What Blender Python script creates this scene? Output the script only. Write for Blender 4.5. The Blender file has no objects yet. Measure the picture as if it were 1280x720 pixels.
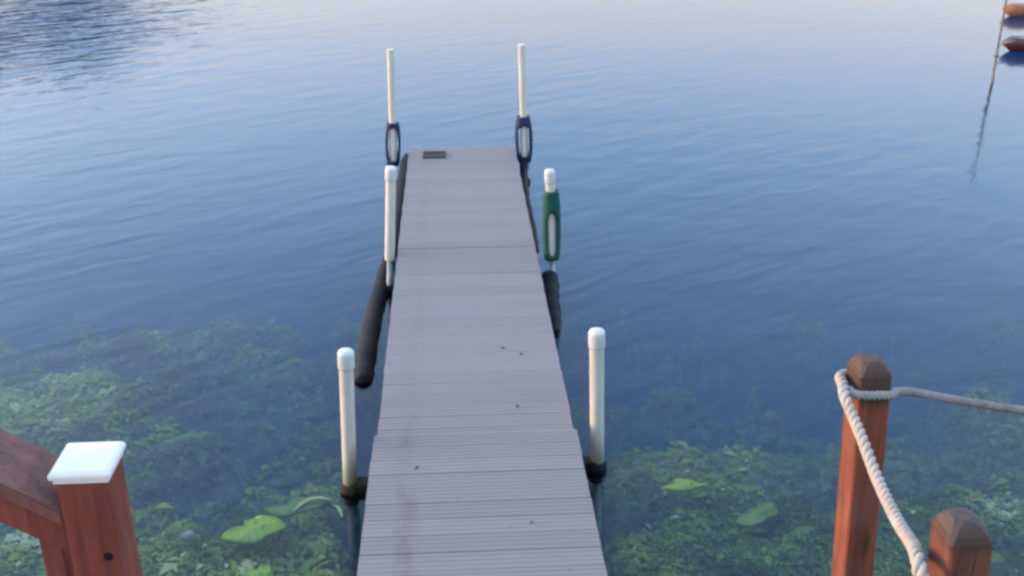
import bpy, bmesh, math, random
import numpy as np
from mathutils import Vector, Matrix
random.seed(7); rng = np.random.default_rng(7)
S = bpy.context.scene
C = S.collection
PI = math.pi
R = math.radians

# ------------------------------------------------------------------ camera
cam_d = bpy.data.cameras.new('camera'); cam = bpy.data.objects.new('camera', cam_d); C.objects.link(cam)
cam_d.sensor_width = 36.0; cam_d.lens = 36.0 * 1300 / 1280
cam_d.clip_start = 0.05; cam_d.clip_end = 2000
cam.location = (0, 0, 3.8)
cam.rotation_euler = (R(90 - 24.191), 0, -R(3.333))
S.camera = cam

# ------------------------------------------------------------------ world, sun, exposure
SUN_EL, SUN_AZ = 9, -80
w = bpy.data.worlds.new('World'); S.world = w; w.use_nodes = True
nt = w.node_tree
sky = nt.nodes.new('ShaderNodeTexSky'); sky.sky_type = 'NISHITA'; sky.sun_disc = False
sky.sun_elevation = R(SUN_EL); sky.sun_rotation = R(SUN_AZ)
sky.air_density = 1.0; sky.dust_density = 2.2; sky.ozone_density = 1.4
# thin high evening cloud over the whole sky, a little uneven
tc = nt.nodes.new('ShaderNodeTexCoord'); cn = nt.nodes.new('ShaderNodeTexNoise'); cn.inputs['Scale'].default_value = 1.5; cn.inputs['Detail'].default_value = 4
cm = nt.nodes.new('ShaderNodeMapping'); cm.inputs['Scale'].default_value = (1, 1, 3); nt.links.new(tc.outputs['Generated'], cm.inputs[0]); nt.links.new(cm.outputs[0], cn.inputs['Vector'])
cr = nt.nodes.new('ShaderNodeValToRGB'); cr.color_ramp.elements[0].position = 0.3; cr.color_ramp.elements[1].position = 0.7
cr.color_ramp.elements[0].color = (0.55, 0.88, 1.38, 1); cr.color_ramp.elements[1].color = (0.86, 1.10, 1.50, 1)
nt.links.new(cn.outputs['Fac'], cr.inputs[0])
sz = nt.nodes.new('ShaderNodeSeparateXYZ'); nt.links.new(tc.outputs['Generated'], sz.inputs[0])
mr = nt.nodes.new('ShaderNodeMapRange'); mr.inputs[1].default_value = 0.08; mr.inputs[2].default_value = 0.30; mr.inputs[3].default_value = 1; mr.inputs[4].default_value = 0
mr.interpolation_type = 'SMOOTHSTEP'; nt.links.new(sz.outputs[2], mr.inputs[0])
hz = nt.nodes.new('ShaderNodeMix'); hz.data_type = 'RGBA'; nt.links.new(mr.outputs[0], hz.inputs[0]); nt.links.new(cr.outputs[0], hz.inputs[6]); hz.inputs[7].default_value = (0.92, 0.62, 0.60, 1)
ad = nt.nodes.new('ShaderNodeMix'); ad.data_type = 'RGBA'; ad.blend_type = 'ADD'; ad.inputs[0].default_value = 1.0
nt.links.new(sky.outputs[0], ad.inputs[6]); nt.links.new(hz.outputs[2], ad.inputs[7])
hm = nt.nodes.new('ShaderNodeMix'); hm.data_type = 'RGBA'; hm.inputs[7].default_value = (2.35, 1.85, 1.55, 1)     # dusty pink haze low over the lake
hf = nt.nodes.new('ShaderNodeMath'); hf.operation = 'MULTIPLY'; hf.inputs[1].default_value = 0.65; nt.links.new(mr.outputs[0], hf.inputs[0]); nt.links.new(hf.outputs[0], hm.inputs[0])
nt.links.new(ad.outputs[2], hm.inputs[6]); nt.links.new(hm.outputs[2], nt.nodes['Background'].inputs[0])
nt.nodes['Background'].inputs[1].default_value = 0.15
sun_d = bpy.data.lights.new('sun', 'SUN'); sun_d.energy = 0.5; sun_d.angle = R(18); sun_d.color = (1.0, 0.62, 0.36)
sun = bpy.data.objects.new('sun', sun_d); C.objects.link(sun)
sd = Vector((math.sin(R(SUN_AZ)) * math.cos(R(SUN_EL)), math.cos(R(SUN_AZ)) * math.cos(R(SUN_EL)), math.sin(R(SUN_EL))))
sun.rotation_euler = sd.to_track_quat('Z', 'Y').to_euler()
sun.location = (-20, 0, 30)
S.view_settings.view_transform = 'Standard'; S.view_settings.look = 'None'
S.view_settings.exposure = 2.35; S.view_settings.gamma = 1.0
S.cycles.max_bounces = 8; S.cycles.transparent_max_bounces = 12
S.cycles.filter_width = 2.8

# ------------------------------------------------------------------ materials
class NG:
    """small helper for building a material's nodes"""
    def __init__(s, name, rough=0.6, spec=0.4):
        s.m = bpy.data.materials.new(name); s.m.use_nodes = True
        s.t = s.m.node_tree; s.b = s.t.nodes['Principled BSDF']; s.out = s.t.nodes['Material Output']
        s.b.inputs['Roughness'].default_value = rough
        s.b.inputs['Specular IOR Level'].default_value = spec
    def n(s, kind, **kw):
        x = s.t.nodes.new(kind)
        for k, v in kw.items(): setattr(x, k, v)
        return x
    def l(s, a, b): s.t.links.new(a, b)
    def coord(s, kind='Object', scale=(1, 1, 1), rot=(0, 0, 0)):
        if kind == 'World': src = s.n('ShaderNodeNewGeometry').outputs['Position']
        else: src = s.n('ShaderNodeTexCoord').outputs[kind]
        mp = s.n('ShaderNodeMapping'); mp.inputs['Scale'].default_value = scale; mp.inputs['Rotation'].default_value = rot
        s.l(src, mp.inputs[0]); return mp.outputs[0]
    def noise(s, co, scale, detail=4, rough=0.55, dist=0.0):
        x = s.n('ShaderNodeTexNoise'); x.inputs['Scale'].default_value = scale; x.inputs['Detail'].default_value = detail
        x.inputs['Roughness'].default_value = rough; x.inputs['Distortion'].default_value = dist
        s.l(co, x.inputs['Vector']); return x.outputs['Fac']
    def ramp(s, fac, stops):
        x = s.n('ShaderNodeValToRGB'); e = x.color_ramp.elements
        while len(e) < len(stops): e.new(0.5)
        for el, (p, c) in zip(e, stops):
            el.position = p; el.color = (c[0], c[1], c[2], 1) if hasattr(c, '__len__') else (c, c, c, 1)
        s.l(fac, x.inputs[0]); return x.outputs[0]
    def mix(s, fac, a, b, mode='MIX'):
        x = s.n('ShaderNodeMix', data_type='RGBA', blend_type=mode)
        for v, i in ((fac, 0), (a, 6), (b, 7)):
            if hasattr(v, 'is_linked') or hasattr(v, 'links'): s.l(v, x.inputs[i])
            elif hasattr(v, '__len__'): x.inputs[i].default_value = (v[0], v[1], v[2], 1)
            else: x.inputs[i].default_value = v
        return x.outputs[2]
    def math(s, op, a, b=0.0, clamp=False):
        x = s.n('ShaderNodeMath', operation=op, use_clamp=clamp)
        for v, i in ((a, 0), (b, 1)):
            if hasattr(v, 'links'): s.l(v, x.inputs[i])
            else: x.inputs[i].default_value = v
        return x.outputs[0]
    def bump(s, h, dist=0.01, strength=1.0):
        x = s.n('ShaderNodeBump'); x.inputs['Distance'].default_value = dist; x.inputs['Strength'].default_value = strength
        s.l(h, x.inputs['Height']); s.l(x.outputs[0], s.b.inputs['Normal']); return x.outputs[0]
    def col(s, c):
        if hasattr(c, 'links'): s.l(c, s.b.inputs['Base Color'])
        else: s.b.inputs['Base Color'].default_value = (c[0], c[1], c[2], 1)

def mat_red_wood(name, a=(0.25, 0.046, 0.028), b=(0.075, 0.018, 0.015), dark=(0.020, 0.013, 0.011), top_z=None, band=0.14):
    g = NG(name, 0.62, 0.35)
    co = g.coord('Object', (26, 26, 1.6))
    n1 = g.noise(co, 1.4, 6, 0.65, 0.4)
    co2 = g.coord('Object', (3, 3, 3)); n2 = g.noise(co2, 2.2, 4)
    c = g.mix(g.ramp(n1, [(0.3, 0), (0.72, 1)]), b, a)
    crk = g.noise(g.coord('Object', (60, 60, 1.0)), 1.0, 3, 0.5, 0.2)      # fine dark drying cracks along the grain
    c = g.mix(g.ramp(crk, [(0.66, 0), (0.71, 0.75)]), c, (0.02, 0.010, 0.008))
    vo = g.n('ShaderNodeTexVoronoi', feature='F1'); vo.inputs['Scale'].default_value = 1.0; g.l(g.coord('Object', (9, 9, 2.6)), vo.inputs['Vector'])
    c = g.mix(g.ramp(vo.outputs['Distance'], [(0.06, 0.8), (0.16, 0)]), c, (0.035, 0.014, 0.010))   # knots
    c = g.mix(g.ramp(n2, [(0.46, 0), (0.80, 0.35)]), c, (0.15, 0.085, 0.065))
    if top_z is not None:     # weathered, blackened end grain at the head of the post
        sp = g.n('ShaderNodeSeparateXYZ'); g.l(g.n('ShaderNodeTexCoord').outputs['Object'], sp.inputs[0])
        z = g.math('ADD', sp.outputs[2], g.math('MULTIPLY', n2, 0.08))
        f = g.math('MULTIPLY', g.math('SUBTRACT', z, top_z - band + 0.04), 30.0, True)
        c = g.mix(g.math('MULTIPLY', f, 0.85), c, g.mix(n1, dark, (0.050, 0.034, 0.026)))
    g.col(c); g.bump(n1, 0.004, 0.8)
    g.l(g.ramp(n2, [(0.3, 0.5), (0.7, 0.75)]), g.b.inputs['Roughness'])
    return g.m

def mat_deck():
    g = NG('grooved_grey_decking', 0.68, 0.3)
    co = g.coord('World', (1, 1, 1))
    ri = g.n('ShaderNodeObjectInfo').outputs['Random']
    base = g.mix(ri, (0.166, 0.143, 0.142), (0.190, 0.164, 0.162))
    n1 = g.noise(g.coord('World', (2.5, 40, 1)), 1.2, 5, 0.6)
    base = g.mix(g.ramp(n1, [(0.35, 0.35), (0.7, 0)]), base, (0.135, 0.126, 0.132))
    n2 = g.noise(co, 1.6, 5, 0.6)
    base = g.mix(g.ramp(n2, [(0.45, 0), (0.75, 0.4)]), base, (0.17, 0.155, 0.165))
    # brown run-off stain left of the middle of the deck
    sp = g.n('ShaderNodeSeparateXYZ'); g.l(co, sp.inputs[0])
    wob = g.math('MULTIPLY', g.math('SUBTRACT', g.noise(g.coord('World', (1, 1.3, 1)), 1.5, 3), 0.5), 0.16)
    d = g.math('ABSOLUTE', g.math('SUBTRACT', g.math('ADD', sp.outputs[0], wob), -0.31))
    line = g.math('SUBTRACT', 1.0, g.math('MULTIPLY', d, 13.0), True)
    patch = g.ramp(g.noise(g.coord('World', (3, 2.2, 1)), 1.3, 5, 0.7), [(0.38, 0), (0.62, 1)])
    nearf = g.math('ADD', g.math('MULTIPLY', g.math('SUBTRACT', 6.2, sp.outputs[1]), 0.8, True), 0.25, True)
    st = g.math('MULTIPLY', g.math('MULTIPLY', line, patch), g.math('MULTIPLY', nearf, 0.62))
    base = g.mix(st, base, (0.09, 0.055, 0.045))
    # small dark specks of dirt and bird lime
    sk = g.noise(g.coord('World', (1, 1, 1)), 22, 2, 0.5)
    base = g.mix(g.ramp(sk, [(0.70, 0), (0.76, 0.5)]), base, (0.08, 0.065, 0.06))
    g.col(base)
    g.bump(g.noise(g.coord('World', (6, 120, 1)), 3, 4), 0.002, 0.5)
    return g.m

def mat_simple(name, c, rough=0.5, spec=0.5, var=0.25, scale=8, c2=None, bump=0.001):
    g = NG(name, rough, spec)
    n = g.noise(g.coord('Object'), scale, 5, 0.6)
    c2 = c2 or tuple(v * (1 - var) for v in c)
    g.col(g.mix(g.ramp(n, [(0.35, 0), (0.7, 1)]), c, c2)); g.bump(n, bump, 0.6)
    return g.m

def mat_pvc():
    g = NG('aged_white_pvc', 0.38, 0.5)
    n = g.noise(g.coord('Object', (6, 6, 1.2)), 2.0, 5, 0.65)
    c = g.mix(g.ramp(n, [(0.4, 0), (0.75, 0.7)]), (0.48, 0.43, 0.37), (0.30, 0.27, 0.21))
    sp = g.n('ShaderNodeSeparateXYZ'); g.l(g.coord('World'), sp.inputs[0])
    low = g.math('MULTIPLY', g.math('SUBTRACT', g.math('ADD', 0.12, g.math('MULTIPLY', n, 0.25)), sp.outputs[2]), 5.0, True)
    c = g.mix(g.math('MULTIPLY', low, 0.8), c, (0.12, 0.12, 0.06))   # algae line at the water
    g.col(c); g.bump(n, 0.001, 0.4)
    return g.m

M = {}
M['deck'] = mat_deck()
M['pvc'] = mat_pvc()
M['pvc_cap'] = mat_simple('white_pvc_cap', (0.45, 0.44, 0.42), 0.35, 0.5, 0.1)
M['steel'] = mat_simple('dull_galvanised_steel', (0.30, 0.31, 0.30), 0.5, 0.5, 0.4)
M['frame'] = mat_simple('weathered_dock_frame', (0.20, 0.20, 0.21), 0.5, 0.5, 0.4)
M['black'] = mat_simple('black_rubber', (0.005, 0.005, 0.009), 0.7, 0.2, 0.4)
M['algaeblack'] = mat_simple('black_rubber_with_algae', (0.006, 0.006, 0.008), 0.8, 0.15, 0.2, 9, c2=(0.028, 0.030, 0.012), bump=0.006)
M['navy'] = mat_simple('navy_foam', (0.006, 0.020, 0.058), 0.6, 0.25, 0.35)
M['green'] = mat_simple('green_foam', (0.002, 0.060, 0.040), 0.6, 0.3, 0.35)
M['dirt'] = mat_simple('dark_brown_grit', (0.075, 0.062, 0.062), 0.9, 0.1, 0.4, 25)
M['whitecap'] = mat_simple('glossy_white_vinyl', (0.60, 0.55, 0.53), 0.35, 0.5, 0.04, 4, bump=0.0003)
M['red'] = mat_red_wood('red_stained_wood')
M['orange'] = mat_red_wood('orange_stained_wood', (0.36, 0.105, 0.045), (0.17, 0.045, 0.028))
M['bark_grey'] = mat_simple('weathered_tan_pole', (0.16, 0.13, 0.11), 0.8, 0.2, 0.4)
M['tan'] = mat_simple('orange_brown_board', (0.24, 0.095, 0.045), 0.7, 0.3, 0.3)
M['maroon'] = mat_simple('dark_maroon_plastic', (0.055, 0.016, 0.016), 0.35, 0.5, 0.4)

def mat_rope(name, c1, c2):
    g = NG(name, 0.9, 0.1)
    n = g.noise(g.coord('World', (1, 1, 1)), 90, 4, 0.7)
    n2 = g.noise(g.coord('World', (1, 1, 1)), 9, 4, 0.6)
    g.col(g.mix(g.ramp(n2, [(0.4, 0), (0.75, 0.8)]), g.mix(n, c1, tuple(v * 0.75 for v in c1)), c2)); g.bump(n, 0.004, 1.0)
    return g.m
M['rope'] = mat_rope('off_white_rope', (0.40, 0.34, 0.30), (0.25, 0.20, 0.17))
M['rope2'] = mat_rope('grey_rope', (0.26, 0.24, 0.23), (0.12, 0.105, 0.10))

def mat_leaf(name):
    g = NG(name, 0.55, 0.3)
    a = g.n('ShaderNodeAttribute', attribute_name='shade').outputs['Fac']
    g.col(g.ramp(a, [(0.0, (0.012, 0.030, 0.020)), (0.34, (0.035, 0.075, 0.016)), (0.60, (0.125, 0.185, 0.018)), (0.85, (0.25, 0.26, 0.030)), (1.0, (0.46, 0.46, 0.24))]))
    return g.m
M['weed'] = mat_leaf('water_weed_leaf')

def mat_pad(name, c, c2):
    g = NG(name, 0.45, 0.4)
    n = g.noise(g.coord('Object'), 9, 5, 0.6)
    base = g.mix(g.ramp(n, [(0.38, 0), (0.66, 1)]), c, c2)
    gr = g.n('ShaderNodeTexGradient', gradient_type='RADIAL'); g.l(g.coord('Object'), gr.inputs[0])       # veins fanning out from the stem
    v = g.math('ABSOLUTE', g.math('SINE', g.math('MULTIPLY', gr.outputs['Fac'], 2 * PI * 6.5)))
    base = g.mix(g.ramp(v, [(0.0, 0.55), (0.16, 0)]), base, tuple(min(1, q * 1.7) for q in c))
    sp = g.noise(g.coord('Object'), 28, 3, 0.5); base = g.mix(g.ramp(sp, [(0.62, 0), (0.70, 0.8)]), base, (0.06, 0.045, 0.02))   # brown decay spots
    g.col(base); g.bump(n, 0.01, 0.5)
    return g.m
M['pad_bright'] = mat_pad('yellow_green_leaf', (0.30, 0.40, 0.035), (0.16, 0.26, 0.03))
M['pad_dull'] = mat_pad('dull_green_leaf', (0.15, 0.22, 0.04), (0.07, 0.13, 0.03))
M['blade'] = mat_pad('pale_leaf_blade', (0.50, 0.52, 0.28), (0.35, 0.38, 0.18))
M['stone'] = mat_pad('pale_submerged_stone', (0.34, 0.33, 0.28), (0.17, 0.17, 0.13))

def mat_bed():
    g = NG('lake_bed', 0.9, 0.1)
    co = g.coord('World')
    n1 = g.noise(co, 1.1, 6, 0.62, 0.6)
    n2 = g.noise(g.coord('World', (1, 2.2, 1)), 4.5, 5, 0.65, 0.8)
    c = g.ramp(n2, [(0.30, (0.010, 0.016, 0.014)), (0.50, (0.035, 0.055, 0.030)), (0.66, (0.085, 0.11, 0.06)), (0.82, (0.22, 0.22, 0.15))])
    c = g.mix(g.ramp(n1, [(0.40, 0.0), (0.62, 0.85)]), c, (0.012, 0.020, 0.022))
    g.col(c); g.bump(n2, 0.06, 0.8)
    return g.m
M['bed'] = mat_bed()
def mat_algae():
    g = NG('slimy_algae_mat', 0.6, 0.3)
    n1 = g.noise(g.coord('World', (1, 1.6, 1)), 1.6, 6, 0.6, 0.5)
    n2 = g.noise(g.coord('World', (2, 5, 3)), 3.2, 6, 0.7, 1.2)
    sp = g.n('ShaderNodeSeparateXYZ'); g.l(g.coord('World'), sp.inputs[0])
    a = g.mix(g.ramp(n2, [(0.3, 0), (0.7, 1)]), (0.008, 0.028, 0.018), (0.12, 0.23, 0.06))
    b = g.mix(g.ramp(n2, [(0.3, 0), (0.7, 1)]), (0.03, 0.050, 0.03), (0.32, 0.31, 0.17))
    far = g.math('MULTIPLY', g.math('SUBTRACT', g.math('ADD', sp.outputs[1], n1), 5.75), 1.6, True)
    g.col(g.mix(far, a, b)); g.bump(n2, 0.05, 0.9)
    return g.m
M['algae'] = mat_algae()
def mat_ground():
    g = NG('grassy_bank', 0.95, 0.1)
    n = g.noise(g.coord('World'), 5, 6, 0.65)
    g.col(g.ramp(n, [(0.3, (0.03, 0.045, 0.015)), (0.6, (0.07, 0.09, 0.03)), (0.8, (0.16, 0.13, 0.08))])); g.bump(n, 0.05)
    return g.m
M['ground'] = mat_ground()
M['bark'] = mat_simple('dark_bark', (0.06, 0.045, 0.035), 0.9, 0.1, 0.5)
def mat_tree():
    g = NG('dark_foliage', 0.6, 0.2)
    a = g.n('ShaderNodeAttribute', attribute_name='shade').outputs['Fac']
    g.col(g.ramp(a, [(0, (0.012, 0.025, 0.012)), (1, (0.04, 0.075, 0.025))]))
    return g.m
M['foliage'] = mat_tree()

def mat_water():
    g = NG('lake_water')
    t = g.t; t.nodes.remove(g.b)
    # ripples: crests run from lower left to upper right as seen from the stairs
    a = g.coord('World', (1.0, 1.0, 1.0), (0, 0, R(-33)))
    def lay(sx, sy, scale, detail, rough, dist):
        mp = g.n('ShaderNodeMapping'); mp.inputs['Scale'].default_value = (sx, sy, 1); g.l(a, mp.inputs[0])
        return g.noise(mp.outputs[0], scale, detail, rough, dist)
    big = lay(0.30, 1.0, 1.15, 2, 0.45, 0.5)
    mid = lay(0.50, 1.25, 2.6, 2, 0.5, 0.3)
    fine = lay(0.6, 1.4, 7.0, 2, 0.5, 0.2)
    gust = g.ramp(g.noise(g.coord('World', (1, 0.7, 1)), 0.13, 2), [(0.38, 0.38), (0.66, 0.78)])
    h = g.math('ADD', g.math('MULTIPLY', big, 0.012), g.math('ADD', g.math('MULTIPLY', mid, 0.015), g.math('MULTIPLY', fine, 0.0022)))
    spw = g.n('ShaderNodeSeparateXYZ'); g.l(g.coord('World'), spw.inputs[0])
    dx = g.math('DIVIDE', g.math('ADD', spw.outputs[0], 9.0), 3.2); dy = g.math('DIVIDE', g.math('SUBTRACT', spw.outputs[1], 21.0), 4.5)
    cat = g.math('EXPONENT', g.math('MULTIPLY', g.math('ADD', g.math('MULTIPLY', dx, dx), g.math('MULTIPLY', dy, dy)), -1.0))
    gust = g.math('ADD', gust, g.math('MULTIPLY', cat, 8.5))       # a cat's-paw of wind roughening the water
    h = g.math('MULTIPLY', h, gust)
    bp = g.n('ShaderNodeBump'); bp.inputs['Distance'].default_value = 1.0; bp.inputs['Strength'].default_value = 1.0
    g.l(h, bp.inputs['Height'])
    fr = g.n('ShaderNodeFresnel'); fr.inputs['IOR'].default_value = 1.333; g.l(bp.outputs[0], fr.inputs['Normal'])
    tr = g.n('ShaderNodeBsdfTransparent'); gl = g.n('ShaderNodeBsdfGlossy'); gl.inputs['Roughness'].default_value = 0.10
    g.l(bp.outputs[0], gl.inputs['Normal'])
    mx = g.n('ShaderNodeMixShader'); g.l(fr.outputs[0], mx.inputs[0]); g.l(tr.outputs[0], mx.inputs[1]); g.l(gl.outputs[0], mx.inputs[2])
    g.l(mx.outputs[0], g.out.inputs['Surface'])
    ab = g.n('ShaderNodeVolumeAbsorption'); ab.inputs['Color'].default_value = (0.12, 0.68, 0.86, 1); ab.inputs['Density'].default_value = 0.6
    sc = g.n('ShaderNodeVolumeScatter'); sc.inputs['Color'].default_value = (0.08, 0.30, 1.0, 1); sc.inputs['Density'].default_value = 0.27
    ad = g.n('ShaderNodeAddShader'); g.l(ab.outputs[0], ad.inputs[0]); g.l(sc.outputs[0], ad.inputs[1])
    g.l(ad.outputs[0], g.out.inputs['Volume'])
    return g.m
M['water'] = mat_water()

# ------------------------------------------------------------------ object helpers
def tag(o, label=None, cat=None, group=None, kind=None):
    if label: o['label'] = label
    if cat: o['category'] = cat
    if group: o['group'] = group
    if kind: o['kind'] = kind
    return o
def empty(name, loc=(0, 0, 0)):
    o = bpy.data.objects.new(name, None); C.objects.link(o); o.location = loc; o.empty_display_size = 0.2; return o
def link(name, me, mat, parent=None, smooth=False, loc=None):
    me.materials.clear(); me.materials.append(mat)
    if smooth: me.polygons.foreach_set('use_smooth', [True] * len(me.polygons))
    o = bpy.data.objects.new(name, me); C.objects.link(o)
    if loc is not None: o.location = loc
    if parent: o.parent = parent
    return o
def obj(name, bm, mat, parent=None, smooth=False, loc=None):
    me = bpy.data.meshes.new(name); bmesh.ops.recalc_face_normals(bm, faces=bm.faces); bm.to_mesh(me); bm.free()
    return link(name, me, mat, parent, smooth, loc)
def B(): return bmesh.new()
def box(bm, lo, hi, bev=0.0, mtx=None):
    r = bmesh.ops.create_cube(bm, size=1.0); vs = r['verts']
    c = [(a + b) / 2 for a, b in zip(lo, hi)]; s = [b - a for a, b in zip(lo, hi)]
    for v in vs: v.co = Vector((c[0] + v.co.x * s[0], c[1] + v.co.y * s[1], c[2] + v.co.z * s[2]))
    if bev:
        es = list({e for v in vs for e in v.link_edges})
        rr = bmesh.ops.bevel(bm, geom=es, offset=bev, segments=2, affect='EDGES', profile=0.6)
        vs = [v for v in bm.verts if v in set(rr['verts']) or v.is_valid and v in vs] if mtx else vs
    if mtx is not None:
        for v in {v for v in vs if v.is_valid}: v.co = mtx @ v.co
def tube(bm, pts, rad, seg=14, caps=True, flat=1.0):
    """tube through pts with a radius (or one per point)"""
    pts = [Vector(p) for p in pts]; n = len(pts)
    rad = rad if hasattr(rad, '__len__') else [rad] * n
    rings = []; up = None
    for i, p in enumerate(pts):
        d = (pts[min(i + 1, n - 1)] - pts[max(i - 1, 0)]).normalized()
        if up is None: up = d.orthogonal().normalized()
        up = (up - d * up.dot(d)).normalized(); sd_ = d.cross(up)
        rings.append([bm.verts.new(p + (up * math.cos(2 * PI * k / seg) + sd_ * math.sin(2 * PI * k / seg) * flat) * rad[i]) for k in range(seg)])
    for a, b in zip(rings, rings[1:]):
        for k in range(seg): bm.faces.new((a[k], a[(k + 1) % seg], b[(k + 1) % seg], b[k]))
    if caps: bm.faces.new(rings[0][::-1]); bm.faces.new(rings[-1])
def lathe(bm, prof, seg=24, base=Vector((0, 0, 0)), axis=Vector((0, 0, 1))):
    """revolve (radius, height) pairs"""
    q = Vector((0, 0, 1)).rotation_difference(axis.normalized())
    rings = []
    for r, z in prof:
        rings.append([bm.verts.new(base + q @ Vector((r * math.cos(2 * PI * k / seg), r * math.sin(2 * PI * k / seg), z))) for k in range(seg)])
    for a, b in zip(rings, rings[1:]):
        for k in range(seg): bm.faces.new((a[k], a[(k + 1) % seg], b[(k + 1) % seg], b[k]))
    bm.faces.new(rings[0][::-1]); bm.faces.new(rings[-1])
def spline(pts, sub=8):
    pts = [Vector(p) for p in pts]; P = [pts[0] * 2 - pts[1]] + pts + [pts[-1] * 2 - pts[-2]]; out = []
    for i in range(1, len(P) - 2):
        for k in range(sub):
            t = k / sub; a, b, c, d = P[i - 1:i + 3]
            out.append(0.5 * ((2 * b) + (c - a) * t + (2 * a - 5 * b + 4 * c - d) * t * t + (3 * b - a - 3 * c + d) * t ** 3))
    out.append(pts[-1]); return out
# numpy value noise
_perm = rng.random((256, 256))
def vnoise(x, y):
    xi = np.floor(x).astype(int); yi = np.floor(y).astype(int); fx = x - xi; fy = y - yi
    fx = fx * fx * (3 - 2 * fx); fy = fy * fy * (3 - 2 * fy)
    g = lambda i, j: _perm[i % 256, j % 256]
    return (g(xi, yi) * (1 - fx) + g(xi + 1, yi) * fx) * (1 - fy) + (g(xi, yi + 1) * (1 - fx) + g(xi + 1, yi + 1) * fx) * fy
def fbm(x, y, o=4):
    s = 0; a = 0.5; t = 0
    for k in range(o): s = s + a * vnoise(x * 2 ** k + 17 * k, y * 2 ** k + 31 * k); t += a; a *= 0.5
    return s / t

# ------------------------------------------------------------------ setting: bed, bank, water
def bed_z(x, y):
    d = np.maximum(y - 3.9, -9)
    z = np.where(d > 0, -0.10 - 0.42 * (1 - np.exp(-d / 0.8)) - 0.13 * d, -0.10 + 0.0 * d)
    z = np.where(d < 0, -0.10 - 0.62 * d, z)
    z = np.minimum(z, 2.15); z = np.maximum(z, -3.2)
    return z + (fbm(x * 0.9, y * 0.9) - 0.5) * 0.22 * np.where(z < 0, 1, 0.4)
def grid_mesh(name, xs, ys, fz):
    X, Y = np.meshgrid(xs, ys); Z = fz(X, Y)
    v = np.stack([X, Y, Z], -1).reshape(-1, 3); nx = len(xs); ny = len(ys)
    i = np.arange(nx * ny).reshape(ny, nx)
    f = np.stack([i[:-1, :-1], i[:-1, 1:], i[1:, 1:], i[1:, :-1]], -1).reshape(-1, 4)
    me = bpy.data.meshes.new(name); me.vertices.add(len(v)); me.vertices.foreach_set('co', v.ravel())
    me.loops.add(f.size); me.loops.foreach_set('vertex_index', f.ravel().astype(np.int32))
    me.polygons.add(len(f)); me.polygons.foreach_set('loop_start', np.arange(0, f.size, 4, dtype=np.int32))
    me.update(); me.validate(); return me
xs = np.concatenate([np.linspace(-300, -9, 30), np.linspace(-8.9, 8.9, 240), np.linspace(9, 300, 30)])
ys = np.concatenate([np.linspace(3.3, 11, 150), np.linspace(11.2, 60, 60), np.linspace(65, 400, 20)])
link('lake_bed', grid_mesh('lake_bed', xs, ys, bed_z), M['bed'], smooth=True)['kind'] = 'structure'
ysb = np.linspace(-40, 3.3, 60)
link('grassy_bank', grid_mesh('grassy_bank', xs, ysb, bed_z), M['ground'], smooth=True)['kind'] = 'structure'
bm = B(); box(bm, (-299, -12, -6), (299, 390, 0.0))
wo = obj('lake_water', bm, M['water']); wo['kind'] = 'structure'

# ------------------------------------------------------------------ water weed
def blob(x, y, cx, cy, rx, ry, s=1.0): return s * np.exp(-(((x - cx) / rx) ** 2 + ((y - cy) / ry) ** 2))
def weed_h(x, y):
    """height of the weed tops over the bed, 0 where there is none"""
    m = (blob(x, y, -3.1, 6.9, 1.5, 1.6, 1.15) + blob(x, y, -4.9, 7.6, 1.4, 1.2, 0.8) + blob(x, y, -2.0, 4.9, 1.5, 0.8, 0.75) + blob(x, y, -5.2, 5.6, 1.6, 2.0, 0.6)
         + blob(x, y, -1.0, 5.2, 0.6, 0.9, 0.45) + blob(x, y, -2.6, 8.9, 0.7, 0.35, 0.5) + blob(x, y, -1.6, 8.3, 1.3, 0.7, 0.6)
         + blob(x, y, -1.25, 6.4, 0.7, 0.8, -0.25)
         + blob(x, y, 1.7, 4.6, 1.6, 0.7, 1.0) + blob(x, y, 3.0, 4.9, 1.2, 0.9, 0.65) + blob(x, y, 2.6, 6.1, 2.4, 0.35, 0.8)
         + blob(x, y, 4.0, 6.8, 1.2, 0.8, 0.5) + blob(x, y, 1.5, 5.9, 0.7, 0.35, 0.5) + blob(x, y, 2.1, 7.2, 1.2, 0.6, 0.25))
    m = m + 0.18 * np.exp(-((x + 1.7) / 1.1) ** 4) * np.clip((7.8 - y) / 1.2, 0, 1)
    m = m - 1.5 * np.exp(-((x - 0.06) / 0.76) ** 8)
    n = fbm(x * 1.7 + 3, y * 2.0 + 9, 5); n2 = fbm(x * 5.2, y * 6.0, 3)
    return np.clip((m * 0.9 + 0.32 * np.clip((6.1 - y) / 1.2, 0, 1) + (n - 0.5) * 1.5 + (n2 - 0.5) * 1.0 - 0.12 - 0.30 * np.clip((y - 6.6) / 1.5, 0, 1) * (1 - 0.3 * (x < 0))), 0, 1)
def canopy_z(x, y):
    h = weed_h(x, y); bz = bed_z(x, y)
    top = bz * (1 - 0.74 * h ** 0.5)
    return np.minimum(top, -0.035) - 0.04 - 0.04 * (h <= 0.0)
cx_ = np.linspace(-7.5, 6.5, 420); cy_ = np.linspace(4.0, 10.5, 260)
link('algae_mat', grid_mesh('algae_mat', cx_, cy_, canopy_z), M['algae'], smooth=True)
tag(bpy.data.objects['algae_mat'], kind='stuff', label='slimy green and tan algae covering the shallow lake bed', cat='algae')

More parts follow.
